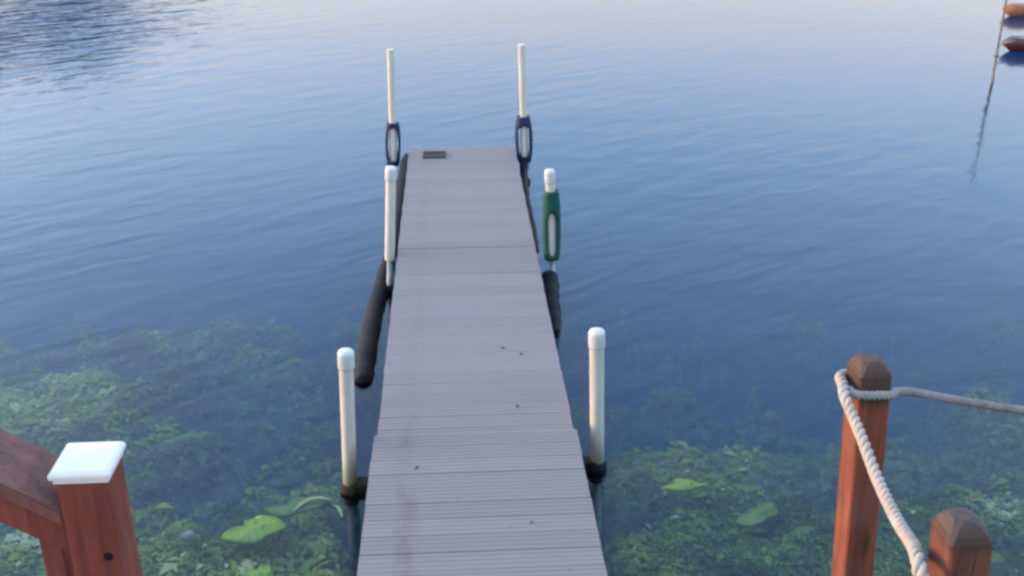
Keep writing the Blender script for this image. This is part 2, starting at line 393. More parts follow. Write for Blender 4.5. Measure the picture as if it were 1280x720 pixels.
def leaf_mesh(name, N, region, size, keep):
    x0, x1, y0, y1 = region
    x = rng.uniform(x0, x1, N * 8); y = rng.uniform(y0, y1, N * 8)
    h = weed_h(x, y); k = rng.random(len(x)) < keep(x, y, h)
    x, y, h = x[k][:N], y[k][:N], h[k][:N]; n = len(x)
    z0 = canopy_z(x, y); z = np.minimum(z0 + rng.uniform(-0.02, 0.05, n), -0.015)
    L = size * rng.lognormal(0, 0.6, n); W = L * rng.uniform(0.28, 0.6, n)
    a = rng.uniform(0, 2 * PI, n); tilt = rng.normal(0, 0.22, n); roll = rng.normal(0, 0.22, n)
    d = np.stack([np.cos(a) * np.cos(tilt), np.sin(a) * np.cos(tilt), np.sin(tilt)], -1)
    s = np.stack([-np.sin(a) * np.cos(roll), np.cos(a) * np.cos(roll), np.sin(roll)], -1)
    c = np.stack([x, y, z], -1)
    droop = np.array([0, 0, -0.22])
    p = [c - d * L[:, None] * 0.5 + droop * L[:, None] * 0.6, c - s * W[:, None] * 0.5, c + s * W[:, None] * 0.5, c + d * L[:, None] * 0.5 + droop * L[:, None],
         c + np.array([0, 0, 0.10]) * L[:, None]]
    v = np.stack(p, 1); v[..., 2] = np.minimum(v[..., 2], -0.008); v = v.reshape(-1, 3)
    b = (np.arange(n) * 5)[:, None]
    f = np.concatenate([b + np.array([0, 1, 4]), b + np.array([0, 4, 2]), b + np.array([1, 3, 4]), b + np.array([4, 3, 2])], 1).reshape(-1, 3)
    me = bpy.data.meshes.new(name); me.vertices.add(len(v)); me.vertices.foreach_set('co', v.ravel())
    me.loops.add(f.size); me.loops.foreach_set('vertex_index', f.ravel().astype(np.int32))
    me.polygons.add(len(f)); me.polygons.foreach_set('loop_start', np.arange(0, f.size, 3, dtype=np.int32))
    pn = fbm(x * 1.3 + 50, y * 1.5, 3)
    pm = fbm(x * 4.0 + 20, y * 5.5 + 70, 3)
    sh = np.clip(0.16 + (pn - 0.5) * 1.0 + (pm - 0.5) * 0.9 + h * 0.40 + rng.normal(0, 0.09, n) + (rng.random(n) < 0.02) * 0.35, 0, 1)
    at = me.attributes.new('shade', 'FLOAT', 'POINT'); at.data.foreach_set('value', np.repeat(sh, 5).astype(np.float32))
    me.update(); me.validate(); return me
o = link('water_weed', leaf_mesh('water_weed', 85000, (-7.5, -0.66, 4.1, 9.8), 0.036, lambda x, y, h: np.clip(h * 2.2, 0, 1) + 0.05 * (y < 9) * (x < -1.0)), M['weed'])
tag(o, kind='stuff', label='leafy yellow-green water weed filling the shallows left of the dock', cat='water weed')
o = link('water_weed', leaf_mesh('water_weed', 54000, (0.78, 6.5, 4.0, 9.0), 0.030, lambda x, y, h: (np.clip(h * 1.3, 0, 1) + 0.04 * (y < 8)) * (1 - 0.75 * np.exp(-((y - 6.0) / 0.45) ** 2))), M['weed'])
tag(o, kind='stuff', label='fine green and tan water weed in the shallows right of the dock', cat='water weed')

def pad(label, loc, rx, ry, mat, lobes=2, seed=0, tilt=(0, 0), rot=0.0, name='floating_leaf', cat='leaf'):
    r = random.Random(seed); bm = B(); n = 36; rings = []
    ph = [r.uniform(0, 6.28) for _ in range(4)]
    for q in (0.3, 0.62, 0.9, 1.0):
        ring = []
        for k in range(n):
            t = 2 * PI * k / n
            e = 1 + 0.13 * math.sin(lobes * t + ph[0]) + 0.05 * math.sin(5 * t + ph[1]) + 0.03 * math.sin(9 * t + ph[2])
            notch = 1 - 0.45 * math.exp(-((t - PI * 0.7) / 0.16) ** 2) * q
            x, y = rx * q * e * math.cos(t) * notch, ry * q * e * math.sin(t) * notch
            z = 0.012 * math.sin(3 * t + ph[3]) * q * q + 0.012 * (1 - q) - (0.012 if q == 1 else 0)
            ring.append(bm.verts.new((x, y, z + tilt[0] * x + tilt[1] * y)))
        rings.append(ring)
    c = bm.verts.new((0, 0, 0.008))
    for k in range(n): bm.faces.new((c, rings[0][k], rings[0][(k + 1) % n]))
    for a, b in zip(rings, rings[1:]):
        for k in range(n): bm.faces.new((a[k], b[k], b[(k + 1) % n], a[(k + 1) % n]))
    o = obj(name, bm, mat, smooth=True, loc=loc); o.rotation_euler.z = rot
    md = o.modifiers.new('thickness', 'SOLIDIFY'); md.thickness = 0.006
    return tag(o, label, cat)
pad('bright yellow-green two-lobed leaf just under the water left of the dock', (-1.23, 5.11, -0.018), 0.17, 0.11, M['pad_bright'], 2, 3, (0.03, 0.1), 0.25)
pad('smaller yellow-green leaf at the bottom edge, nearer than the bright two-lobed leaf', (-1.14, 4.74, -0.05), 0.075, 0.075, M['pad_bright'], 3, 5)
pad('large dull green leaf behind the bright two-lobed leaf left of the dock', (-1.02, 5.36, -0.045), 0.17, 0.085, M['pad_dull'], 2, 8, rot=0.2)
pad('narrow yellow-green leaf right of the dock below the right front post', (1.40, 5.42, -0.03), 0.15, 0.055, M['pad_bright'], 3, 11, rot=0.08)
pad('broad round dull green leaf deep in the water right of the dock', (1.80, 5.12, -0.05), 0.15, 0.08, M['pad_dull'], 2, 14, rot=0.4)
def blade(label, pts, wd):
    bm = B(); P = spline(pts, 8); n = len(P); a = []
    for i, p in enumerate(P):
        d = (P[min(i + 1, n - 1)] - P[max(i - 1, 0)]).normalized(); s_ = d.cross(Vector((0, 0, 1))).normalized()
        ww = wd * (0.15 + math.sin(PI * (i + 0.3) / (n - 0.4)) ** 0.6) / 1.15
        a.append((bm.verts.new(p - s_ * ww), bm.verts.new(p + Vector((0, 0, 0.003))), bm.verts.new(p + s_ * ww)))
    for p, q in zip(a, a[1:]): bm.faces.new((p[0], p[1], q[1], q[0])); bm.faces.new((p[1], p[2], q[2], q[1]))
    o = obj('leaf_blade', bm, M['blade'], smooth=True); md = o.modifiers.new('thickness', 'SOLIDIFY'); md.thickness = 0.003
    tag(o, label, 'leaf blade')
blade('long pale curved leaf blade floating beside the left front post', [(-1.03, 5.26, -0.02), (-0.96, 5.36, -0.012), (-0.88, 5.39, -0.012), (-0.80, 5.37, -0.02)], 0.014)
blade('short pale leaf blade pointing at the dock beside the left front post', [(-0.79, 5.32, -0.02), (-0.75, 5.28, -0.014), (-0.72, 5.19, -0.02)], 0.010)
def stone(label, loc, s, seed):
    bm = B(); bmesh.ops.create_icosphere(bm, subdivisions=3, radius=1.0); r = random.Random(seed); p = [r.uniform(0, 6) for _ in range(6)]
    for v in bm.verts:
        c = v.co; k = 1 + 0.13 * math.sin(2.3 * c.x + p[0]) + 0.10 * math.sin(3.1 * c.y + p[1]) + 0.09 * math.sin(4.2 * c.z + 2 * c.x + p[2])
        v.co = Vector((c.x * s[0] * k, c.y * s[1] * k, c.z * s[2] * k))
    o = obj('stone', bm, M['stone'], smooth=True, loc=loc); o.rotation_euler.z = r.uniform(0, 3)
    tag(o, label, 'stone', 'pale stones under the shallow water')
stone('pale stone in the shallows right beside the white-capped post', (-1.82, 4.66, -0.06), (0.09, 0.06, 0.05), 1)
stone('longer pale stone at the bottom edge between white-capped post and small leaf', (-1.55, 4.62, -0.06), (0.12, 0.055, 0.05), 2)
stone('small whitish stone among green weed above the bottom edge', (-1.62, 5.12, -0.06), (0.045, 0.035, 0.03), 3)

# ------------------------------------------------------------------ the dock
ZD = 0.35
dock = empty('dock', (0.0975, 7.6, 0.0))
tag(dock, 'long narrow grey plank dock running straight out over the water', 'dock')
ox, oy = 0.0975, 7.6
def board_mesh(wd, length, seed):
    """one decking board, grooved along its length, rounded edges, slightly worn ends"""
    r = random.Random(seed); bm = B(); w2 = wd / 2; th = 0.026
    prof = [(-w2, -th), (-w2, -0.004), (-w2 + 0.004, 0)]
    for g_ in (-0.25, 0.0, 0.25):
        c = g_ * wd
        prof += [(c - 0.006, 0), (c - 0.003, -0.0022), (c + 0.003, -0.0022), (c + 0.006, 0)]
    prof += [(w2 - 0.004, 0), (w2, -0.004), (w2, -th)]
    ends = []
    for s in (-1, 1):
        e = s * length / 2
        ends.append([bm.verts.new((e, y, z)) for y, z in prof])
    a, b = ends; n = len(prof)
    for k in range(n): bm.faces.new((a[k], b[k], b[(k + 1) % n], a[(k + 1) % n]))
    bm.faces.new(a[::-1]); bm.faces.new(b)
    me = bpy.data.meshes.new('board'); bmesh.ops.recalc_face_normals(bm, faces=bm.faces); bm.to_mesh(me); bm.free(); me.materials.append(M['deck']); return me
meshes = [board_mesh(0.1407, 1.215, k) for k in range(2)]; mesh_near = board_mesh(0.1407, 1.245, 5)
y = 3.62; first = True; nb = 0
while y < 11.58:
    near = y < 5.42
    o = bpy.data.objects.new('board', mesh_near if near else meshes[nb % 2]); C.objects.link(o); o.parent = dock
    zz = ZD + (0.022 if near else 0.0) + random.uniform(-0.0012, 0.0012)
    o.location = (random.uniform(-0.003, 0.003) - (0.004 if near else 0), y + 0.07 - oy + random.uniform(-0.0012, 0.0012), zz)
    o.rotation_euler = (random.uniform(-0.004, 0.004), random.uniform(-0.0015, 0.0015), random.uniform(-0.0015, 0.0015))
    y += 0.1425; nb += 1
    if abs(y - 5.42) < 0.0713: y = 5.425
    if abs(y - 8.50) < 0.07: y += 0.012
def dk(bm, lo, hi, bev=0.003): box(bm, (lo[0], lo[1] - oy, lo[2]), (hi[0], hi[1] - oy, hi[2]), bev)
for a, b in ((3.62, 5.40), (5.43, 8.48), (8.50, 11.56)):
    for s in (-1, 1):
        bm = B(); dk(bm, (s * 0.585 - 0.02, a, 0.17), (s * 0.585 + 0.02, b, ZD - 0.028)); obj('side_rail', bm, M['frame'], dock)
    k = a + 0.08
    while k < b:
        bm = B(); dk(bm, (-0.562, k - 0.02, 0.20), (0.562, k + 0.02, ZD - 0.029)); obj('cross_beam', bm, M['frame'], dock); k += 0.72
bm = B(); dk(bm, (-0.607, 11.600, 0.19), (0.607, 11.632, ZD - 0.004)); obj('end_board', bm, M['frame'], dock)
# the dark grating at the far left corner and dirt along the end
mt = empty('boot_scraper', (-0.215, 11.36, ZD))
tag(mt, 'small dark flat grate lying on the far left corner of the dock', 'grate')
for y0 in (-0.11, 0.085):
    bm = B(); box(bm, (-0.13, y0, 0.0), (0.13, y0 + 0.025, 0.022), 0.004); obj('frame_bar', bm, M['dirt'], mt)
for k in range(9):
    bm = B(); x = -0.118 + k * 0.0295; box(bm, (x - 0.009, -0.083, 0.002), (x + 0.009, 0.083, 0.016), 0.002); obj('slat', bm, M['dirt'], mt)
# twigs / leaf scraps on the deck
def scrap(loc, s, lab, seed):
    r = random.Random(seed); bm = B(); n = 9; c = bm.verts.new((0, 0, 0.006)); ring = []
    for k in range(n):
        t = 2 * PI * k / n; q = s * r.uniform(0.6, 1.1); ring.append(bm.verts.new((q * math.cos(t), 0.55 * q * math.sin(t), r.uniform(0, 0.008))))
    for k in range(n): bm.faces.new((c, ring[k], ring[(k + 1) % n]))
    o = obj('dead_leaf', bm, M['dirt'], loc=loc); md = o.modifiers.new('thickness', 'SOLIDIFY'); md.thickness = 0.002; o.rotation_euler.z = r.uniform(0, 3)
    tag(o, lab, 'dead leaf')
for px, py, s, lab, k in ((0.318, 6.62, 0.020, 'brown dead leaf scrap on the dock, farthest of the ones on its right half', 1), (0.445, 6.52, 0.018, 'brown dead leaf scrap near the right edge of the dock', 2),
                          (0.372, 5.80, 0.022, 'brown dead leaf scrap on the dock just beyond the section joint', 3), (0.37, 4.55, 0.014, 'tiny dark leaf scrap on the nearest dock section, right half', 4),
                          (-0.255, 5.10, 0.017, 'dark leaf scrap on the nearest dock section beside the brown stain', 5)):
    scrap((px, py, ZD + (0.024 if py < 5.4 else 0.002)), s, lab, k)

# ------------------------------------------------------------------ white posts
def post(label, bot, top, r, capped=True, group='white pipe posts along the dock'):
    bot, top = Vector(bot), Vector(top); ax = (top - bot).normalized()
    root = empty('dock_post', bot); tag(root, label, 'post', group)
    L = (top - bot).length; O = Vector((0, 0, 0)); bm = B(); prof = [(r, 0.0), (r, L - (0.10 if capped else 0.0))]
    prof = [(r * 0.98, 0), (r, 0.02), (r, L * 0.5), (r, L - 0.105 if capped else L)]
    lathe(bm, prof, 28, O, ax); obj('sleeve', bm, M['pvc'], root, True)
    md = root.children[0].modifiers.new('edge', 'EDGE_SPLIT'); md.split_angle = R(40)
    bm = B()
    if capped: lathe(bm, [(r * 1.14, L - 0.115), (r * 1.16, L - 0.11), (r * 1.15, L - 0.035), (r * 1.13, L - 0.018), (r * 0.98, L - 0.005), (r * 0.6, L), (r * 0.1, L + 0.002)], 28, O, ax)
    else: lathe(bm, [(r * 0.96, L + 0.0005), (r * 1.01, L + 0.001), (r * 0.93, L + 0.010), (r * 0.4, L + 0.012), (r * 0.1, L + 0.012)], 28, O, ax)
    obj('cap', bm, M['pvc_cap'], root, True)
    bm = B(); tube(bm, [O - ax * 1.5 * (1 if bot.y < 6 else 1.2), O + ax * 0.03], r * 0.55, 16); obj('inner_pipe', bm, M['steel'], root, True)
    return root, ax
def bracket(root, side, y, x, algae):
    """black collar on the post and the arm that ties it to the dock rail"""
    b = root.location
    m = M['algaeblack'] if algae else M['black']
    br = B(); lathe(br, [(0.055, -0.13), (0.066, -0.12), (0.070, -0.05), (0.062, 0.0), (0.050, 0.01)], 20, Vector((x, y, 0.04)) - b)
    obj('collar', br, m, root, True)
    xe = ox + side * 0.607; lo, hi = min(x, xe), max(x, xe)
    br = B(); box(br, (lo - b.x, y - 0.045 - b.y, -0.06 - b.z), (hi - b.x, y + 0.045 - b.y, 0.06 - b.z), 0.008); obj('bracket_arm', br, m, root)
p, _ = post('white capped pipe post at the left near joint of the dock', (-0.692, 5.45, 0.03), (-0.658, 5.45, 0.975), 0.043); bracket(p, -1, 5.45, -0.69, True)
p, _ = post('white capped pipe post at the right near joint of the dock', (0.874, 5.60, 0.05), (0.840, 5.60, 0.99), 0.045); bracket(p, 1, 5.60, 0.873, False)
p, _ = post('white capped pipe post at the left middle joint, in front of the navy bumper', (-0.580, 8.45, 0.30), (-0.528, 8.45, 1.145), 0.043); bracket(p, -1, 8.45, -0.605, True)
p, _ = post('short white pipe post at the right middle joint, inside the green bumper', (0.848, 8.45, 0.25), (0.813, 8.45, 1.095), 0.040); bracket(p, 1, 8.45, 0.850, False)
p, _ = post('tall uncapped white pipe post at the far left corner of the dock', (-0.682, 11.40, 0.15), (-0.655, 11.40, 1.53), 0.040, False); bracket(p, -1, 11.40, -0.685, False)
p, _ = post('tall uncapped white pipe post at the far right corner of the dock', (0.812, 11.40, 0.15), (0.769, 11.40, 1.565), 0.040, False); bracket(p, 1, 11.40, 0.812, False)

# slotted foam bumpers round three of the posts
def bumper(label, bot, top, rmax, rend, s0, s1, mat, half=0.62, group=None):
    bot, top = Vector(bot), Vector(top); L = (top - bot).length; ax = (top - bot).normalized()
    q = Vector((0, 0, 1)).rotation_difference(ax); bm = B(); nz, na = 28, 40; V = {}
    for i in range(nz + 1):
        t = i / nz; e = math.sin(PI * min(1, max(0, t))) ** 0.55
        r = rend + (rmax - rend) * e
        for k in range(na):
            a = 2 * PI * (k + 0.5) / na; V[i, k] = bm.verts.new(q @ Vector((r * math.cos(a), r * math.sin(a) * (0.85 if e > .2 else 1), t * L)))
    for i in range(nz):
        t = (i + 0.5) / nz
        for k in range(na):
            a = 2 * PI * (k + 1) / na
            df = min(abs(a - 1.5 * PI), abs(a - 0.5 * PI))
            # slot with rounded ends, front and back
            if s0 < t < s1:
                u = abs((t - (s0 + s1) / 2) / ((s1 - s0) / 2)); wdt = half * math.sqrt(max(0, 1 - u ** 5))
                if df < wdt: continue
            bm.faces.new((V[i, k], V[i, (k + 1) % na], V[i + 1, (k + 1) % na], V[i + 1, k]))
    for v in [v for v in bm.verts if not v.link_faces]: bm.verts.remove(v)
    o = obj('post_bumper', bm, mat, smooth=True, loc=bot); md = o.modifiers.new('thickness', 'SOLIDIFY'); md.thickness = 0.018; md.offset = 0
    tag(o, label, 'bumper', group); return o
bumper('navy slotted foam bumper round the far left post', (-0.688, 11.40, 0.24), (-0.668, 11.40, 0.73), 0.078, 0.056, 0.10, 0.90, M['navy'], 0.95)
bumper('navy slotted foam bumper round the far right post', (0.808, 11.40, 0.24), (0.788, 11.40, 0.78), 0.092, 0.056, 0.14, 0.82, M['navy'], 0.9)
bumper('green slotted foam bumper round the right middle post', (0.846, 8.45, 0.27), (0.829, 8.45, 0.905), 0.072, 0.052, 0.06, 0.70, M['green'], 0.72)

# long black fenders hanging and floating along both sides
def fender(label, pts, rads, spot=None):
    bm = B(); P = spline(pts, 10); n = len(P); m = len(rads) - 1
    rr = []
    for i in range(n):
        t = i / (n - 1) * m; k = min(int(t), m - 1); rr.append(rads[k] * (1 - t + k) + rads[k + 1] * (t - k))
    rr = [r * (1 + 0.05 * math.sin(i * 0.9) + 0.04 * math.sin(i * 2.3)) for i, r in enumerate(rr)]
    tube(bm, P, rr, 18); o = obj('rubber_fender', bm, M['black'], smooth=True); return tag(o, label, 'fender', 'black rubber fenders along the dock')
fender('black rubber fender hugging the left edge of the farthest dock section', [(-0.540, 11.53, 0.32), (-0.552, 11.2, 0.30), (-0.560, 10.4, 0.28), (-0.562, 9.6, 0.26), (-0.57, 8.78, 0.22)], [0.020, 0.050, 0.055, 0.055, 0.05])
fender('long black rubber fender floating at an angle left of the middle dock section', [(-0.63, 9.2, 0.04), (-0.66, 8.7, 0.03), (-0.70, 7.9, 0.01), (-0.715, 7.2, 0.0), (-0.71, 6.80, -0.01)], [0.05, 0.065, 0.075, 0.080, 0.072])
fender('black rubber fender hanging from the far right post along the dock edge', [(0.80, 11.36, 0.24), (0.775, 11.0, 0.16), (0.755, 10.3, 0.15), (0.76, 9.5, 0.14), (0.75, 9.0, 0.12)], [0.05, 0.045, 0.04, 0.035, 0.03])
fender('black rubber fender floating below the green bumper right of the dock', [(0.82, 8.40, 0.12), (0.80, 8.1, 0.05), (0.80, 7.8, 0.0), (0.80, 7.55, -0.02)], [0.075, 0.08, 0.07, 0.04])

# ------------------------------------------------------------------ red wooden posts, rail, ropes
def square_post(name, label, top, bot, wd, ch, mat, cap=None, cat='post', rz=0.0):
    top, bot = Vector(top), Vector(bot); root = empty(name, bot); tag(root, label, cat)
    h = wd / 2; L = (top - bot).length; ax = (top - bot).normalized(); bm = B()
    q = Matrix.Rotation(rz, 3, 'Z')
    lv = [(0, h, 0.005), (L - ch[1], h, 0.005), (L - ch[1] * 0.62, h - ch[0] * 0.22, 0.008), (L - ch[1] * 0.22, h - ch[0] * 0.68, 0.011), (L - 0.002, h - ch[0] * 1.1, 0.012), (L, h - ch[0] * 1.4, 0.012)] if ch else [(0, h, 0.005), (L, h, 0.005)]
    rings = []
    for z, hh, b in lv:
        c = [(hh, -hh + b), (hh, hh - b), (hh - b, hh), (-hh + b, hh), (-hh, hh - b), (-hh, -hh + b), (-hh + b, -hh), (hh - b, -hh)]
        rings.append([bm.verts.new(q @ Vector((x, y, 0)) + ax * z) for x, y in c])
    for a, b in zip(rings, rings[1:]):
        for k in range(8): bm.faces.new((a[k], a[(k + 1) % 8], b[(k + 1) % 8], b[k]))
    bm.faces.new(rings[0][::-1]); bm.faces.new(rings[-1])
    obj('shaft', bm, mat, root); return root
P1T, P1B = Vector((1.147, 2.503, 2.435)), Vector((1.198, 2.503, 1.669)); d = (P1T - P1B) / (P1T - P1B).z
b1 = P1T - d * 1.65
square_post('rope_post', 'tall orange-stained square post with weathered chamfered top, rope wrapped round it', P1T, b1, 0.094, (0.017, 0.038),
            mat_red_wood('stained_wood_of_rope_post', (0.23, 0.055, 0.026), (0.070, 0.019, 0.014), top_z=1.65, band=0.145), cat='post', rz=0.05)
P2T = Vector((1.010, 1.672, 2.522)); b2 = Vector((1.18, 1.69, 1.0))
square_post('rope_post', 'short chamfered red-brown post at the bottom right, rope tied on its left', P2T, b2, 0.091, (0.020, 0.042),
            mat_red_wood('stained_wood_of_near_post', (0.16, 0.050, 0.034), (0.065, 0.021, 0.017), top_z=1.52, band=0.07), rz=0.03)

CP = Vector((-0.666, 1.611, 2.742))      # centre of the top of the newel under the cap
stair = empty('stair_railing', (CP.x, CP.y, 0.95)); tag(stair, 'red-stained wooden stair railing with a white cap on its end post', 'railing')
sx, sy, sz = stair.location
bm = B(); box(bm, (-0.0445, -0.0445, 0), (0.0445, 0.0445, CP.z - sz), 0.004)
newel = obj('newel_post', bm, M['red'], stair, loc=(0, 0, 0))
bm = B(); lathe(bm, [(0.0085, 0.0), (0.0085, 0.002), (0.004, 0.0015)], 12, Vector((0.022, -0.0442, 2.579 - 0.95)), Vector((0, -1, 0))); obj('bolt_hole', bm, M['black'], newel)
cap = B(); w1, w2_ = 0.053, 0.048
lv = [(-0.014, w2_), (-0.004, w2_), (-0.003, w1), (0.006, w1), (0.012, w1 - 0.006), (0.015, 0.006)]
rings = [[cap.verts.new((x * w_, y * w_, z)) for x, y in ((1, -1), (1, 1), (-1, 1), (-1, -1))] for z, w_ in lv]
for a, b in zip(rings, rings[1:]):
    for k in range(4): cap.faces.new((a[k], a[(k + 1) % 4], b[(k + 1) % 4], b[k]))
cap.faces.new(rings[0][::-1]); cap.faces.new(rings[-1])
bmesh.ops.bevel(cap, geom=[e for e in cap.edges], offset=0.0015, segments=2, affect='EDGES')
o = obj('post_cap', cap, M['whitecap'], stair, loc=(0, 0, CP.z - sz + 0.012)); o['label'] = 'glossy white square cap'
# rails climbing to the left
def sloped(name, a, b, dy, hz, mat, parent, bev=0.004):
    """board from a to b, dy deep, hz tall (a, b are the middle of its front top edge)"""
    a, b = Vector(a), Vector(b); bm = B(); rs = []
    for p in (a, b):
        rs.append([bm.verts.new((p.x - sx, p.y + y_ - sy, p.z + z_ - sz)) for y_, z_ in ((0, -hz), (0, 0), (dy, 0), (dy, -hz))])
    for k in range(4): bm.faces.new((rs[0][k], rs[0][(k + 1) % 4], rs[1][(k + 1) % 4], rs[1][k]))
    bm.faces.new(rs[0][::-1]); bm.faces.new(rs[1])
    bmesh.ops.bevel(bm, geom=list(bm.edges), offset=bev, segments=2, affect='EDGES'); return obj(name, bm, mat, parent)
xa = CP.x - 0.0455; yf = CP.y - 0.036; za = 2.676
L_ = 1.5; sl = 0.80
sloped('top_rail', (xa, yf - 0.006, za), (xa - L_, yf - 0.006 - 0.12 * L_, za + sl * L_), 0.140, 0.034, mat_red_wood('weathered_rail_top', (0.19, 0.065, 0.050), (0.07, 0.028, 0.024)), stair)
sloped('rail_board', (xa, yf + 0.008, za - 0.036), (xa - L_, yf + 0.008 - 0.12 * L_, za - 0.036 + sl * L_), 0.038, 0.072, M['red'], stair)
sloped('rail_board', (xa, yf + 0.010, 1.55), (xa - L_, yf + 0.010 - 0.12 * L_, 1.55 + sl * L_), 0.038, 0.085, M['red'], stair)
for k in range(5):
    xx = xa - 0.055 - k * 0.26; y0 = yf + 0.048 - 0.12 * (xa - xx); bm = B(); box(bm, (xx - 0.019 - sx, y0 - sy, 1.3 - sz + k * 0.2), (xx + 0.019 - sx, y0 + 0.036 - sy, za - 0.045 + sl * (xa - xx) - 0.03 - sz), 0.003)
    obj('baluster', bm, M['red'], stair)

def twisted_rope(name, label, pts, r, mat, turns_per_m, sub=14, strands=3):
    P = spline(pts, sub); P0 = P[0]; root = empty(name, P0); tag(root, label, 'rope')
    # resample evenly
    cum = [0.0]
    for a, b in zip(P, P[1:]): cum.append(cum[-1] + (b - a).length)
    Lt = cum[-1]; n = max(30, int(Lt / 0.007)); Q = []; j = 0
    for i in range(n + 1):
        s_ = Lt * i / n
        while j < len(cum) - 2 and cum[j + 1] < s_: j += 1
        t = (s_ - cum[j]) / max(1e-9, cum[j + 1] - cum[j]); Q.append(P[j].lerp(P[j + 1], t))
    up = None; fr = []
    for i, p in enumerate(Q):
        d_ = (Q[min(i + 1, n)] - Q[max(i - 1, 0)]).normalized()
        if up is None: up = d_.orthogonal().normalized()
        up = (up - d_ * up.dot(d_)).normalized(); fr.append((up.copy(), d_.cross(up)))
    for s_ in range(strands):
        pts_ = []
        for i, p in enumerate(Q):
            a = 2 * PI * (s_ / strands + turns_per_m * Lt * i / n); u, v = fr[i]
            pts_.append(p - P0 + (u * math.cos(a) + v * math.sin(a)) * r * 0.54)
        bm = B(); tube(bm, pts_, r * 0.50, 8); obj('strand', bm, mat, root, True)
    return root
h = 0.0445; rr = 0.0155
# thick rope: from behind the tall post over its left corner, down to the near post
twisted_rope('post_rope', 'thick off-white twisted rope sagging from the tall post down to the short post',
    [(1.165, 2.575, 2.335), (1.120, 2.572, 2.345), (1.085, 2.54, 2.355), (1.070, 2.48, 2.362), (1.058, 2.43, 2.355), (1.058, 2.371, 2.338), (1.05, 2.261, 2.323), (1.039, 2.118, 2.297),
     (1.008, 1.932, 2.319), (0.97, 1.772, 2.373), (0.928, 1.665, 2.425), (0.925, 1.625, 2.40), (0.95, 1.603, 2.355), (1.01, 1.600, 2.335), (1.06, 1.605, 2.33), (1.085, 1.65, 2.33)], rr, M['rope'], 13)
twisted_rope('post_rope', 'thinner grey rope running from the tall post out of the right edge',
    [(1.082, 2.470, 2.356), (1.092, 2.444, 2.353), (1.131, 2.440, 2.350), (1.168, 2.440, 2.350), (1.200, 2.446, 2.346), (1.224, 2.483, 2.334), (1.304, 2.542, 2.297), (1.49, 2.608, 2.223), (1.733, 2.668, 2.145), (2.123, 2.76, 2.032)], 0.0135, M['rope2'], 24)

# stairs and handrail feet under the viewer (out of frame)
st = empty('wooden_stairs', (0.1, 3.4, 0.3)); tag(st, 'red-stained wooden steps leading down the bank to the dock', 'stairs')
for k in range(9):
    bm = B(); zt = 0.36 + k * 0.19; yy = 3.50 - k * 0.30; box(bm, (-0.62, yy - 0.30 - 3.4, zt - 0.04 - 0.3), (0.62, yy - 3.4, zt - 0.3), 0.004); obj('tread', bm, M['red'], st)
for s in (-1, 1):
    bm = B(); vs = [bm.verts.new((s * 0.645 + dx, yy - 3.4, zz - 0.3)) for dx in (-0.02, 0.02) for yy, zz in ((3.5, 0.05), (3.5, 0.34), (0.8, 2.05), (0.8, 1.75))]
    a, b = vs[:4], vs[4:]
    for k in range(4): bm.faces.new((a[k], a[(k + 1) % 4], b[(k + 1) % 4], b[k]))
    bm.faces.new(a[::-1]); bm.faces.new(b); obj('stringer', bm, M['red'], st)

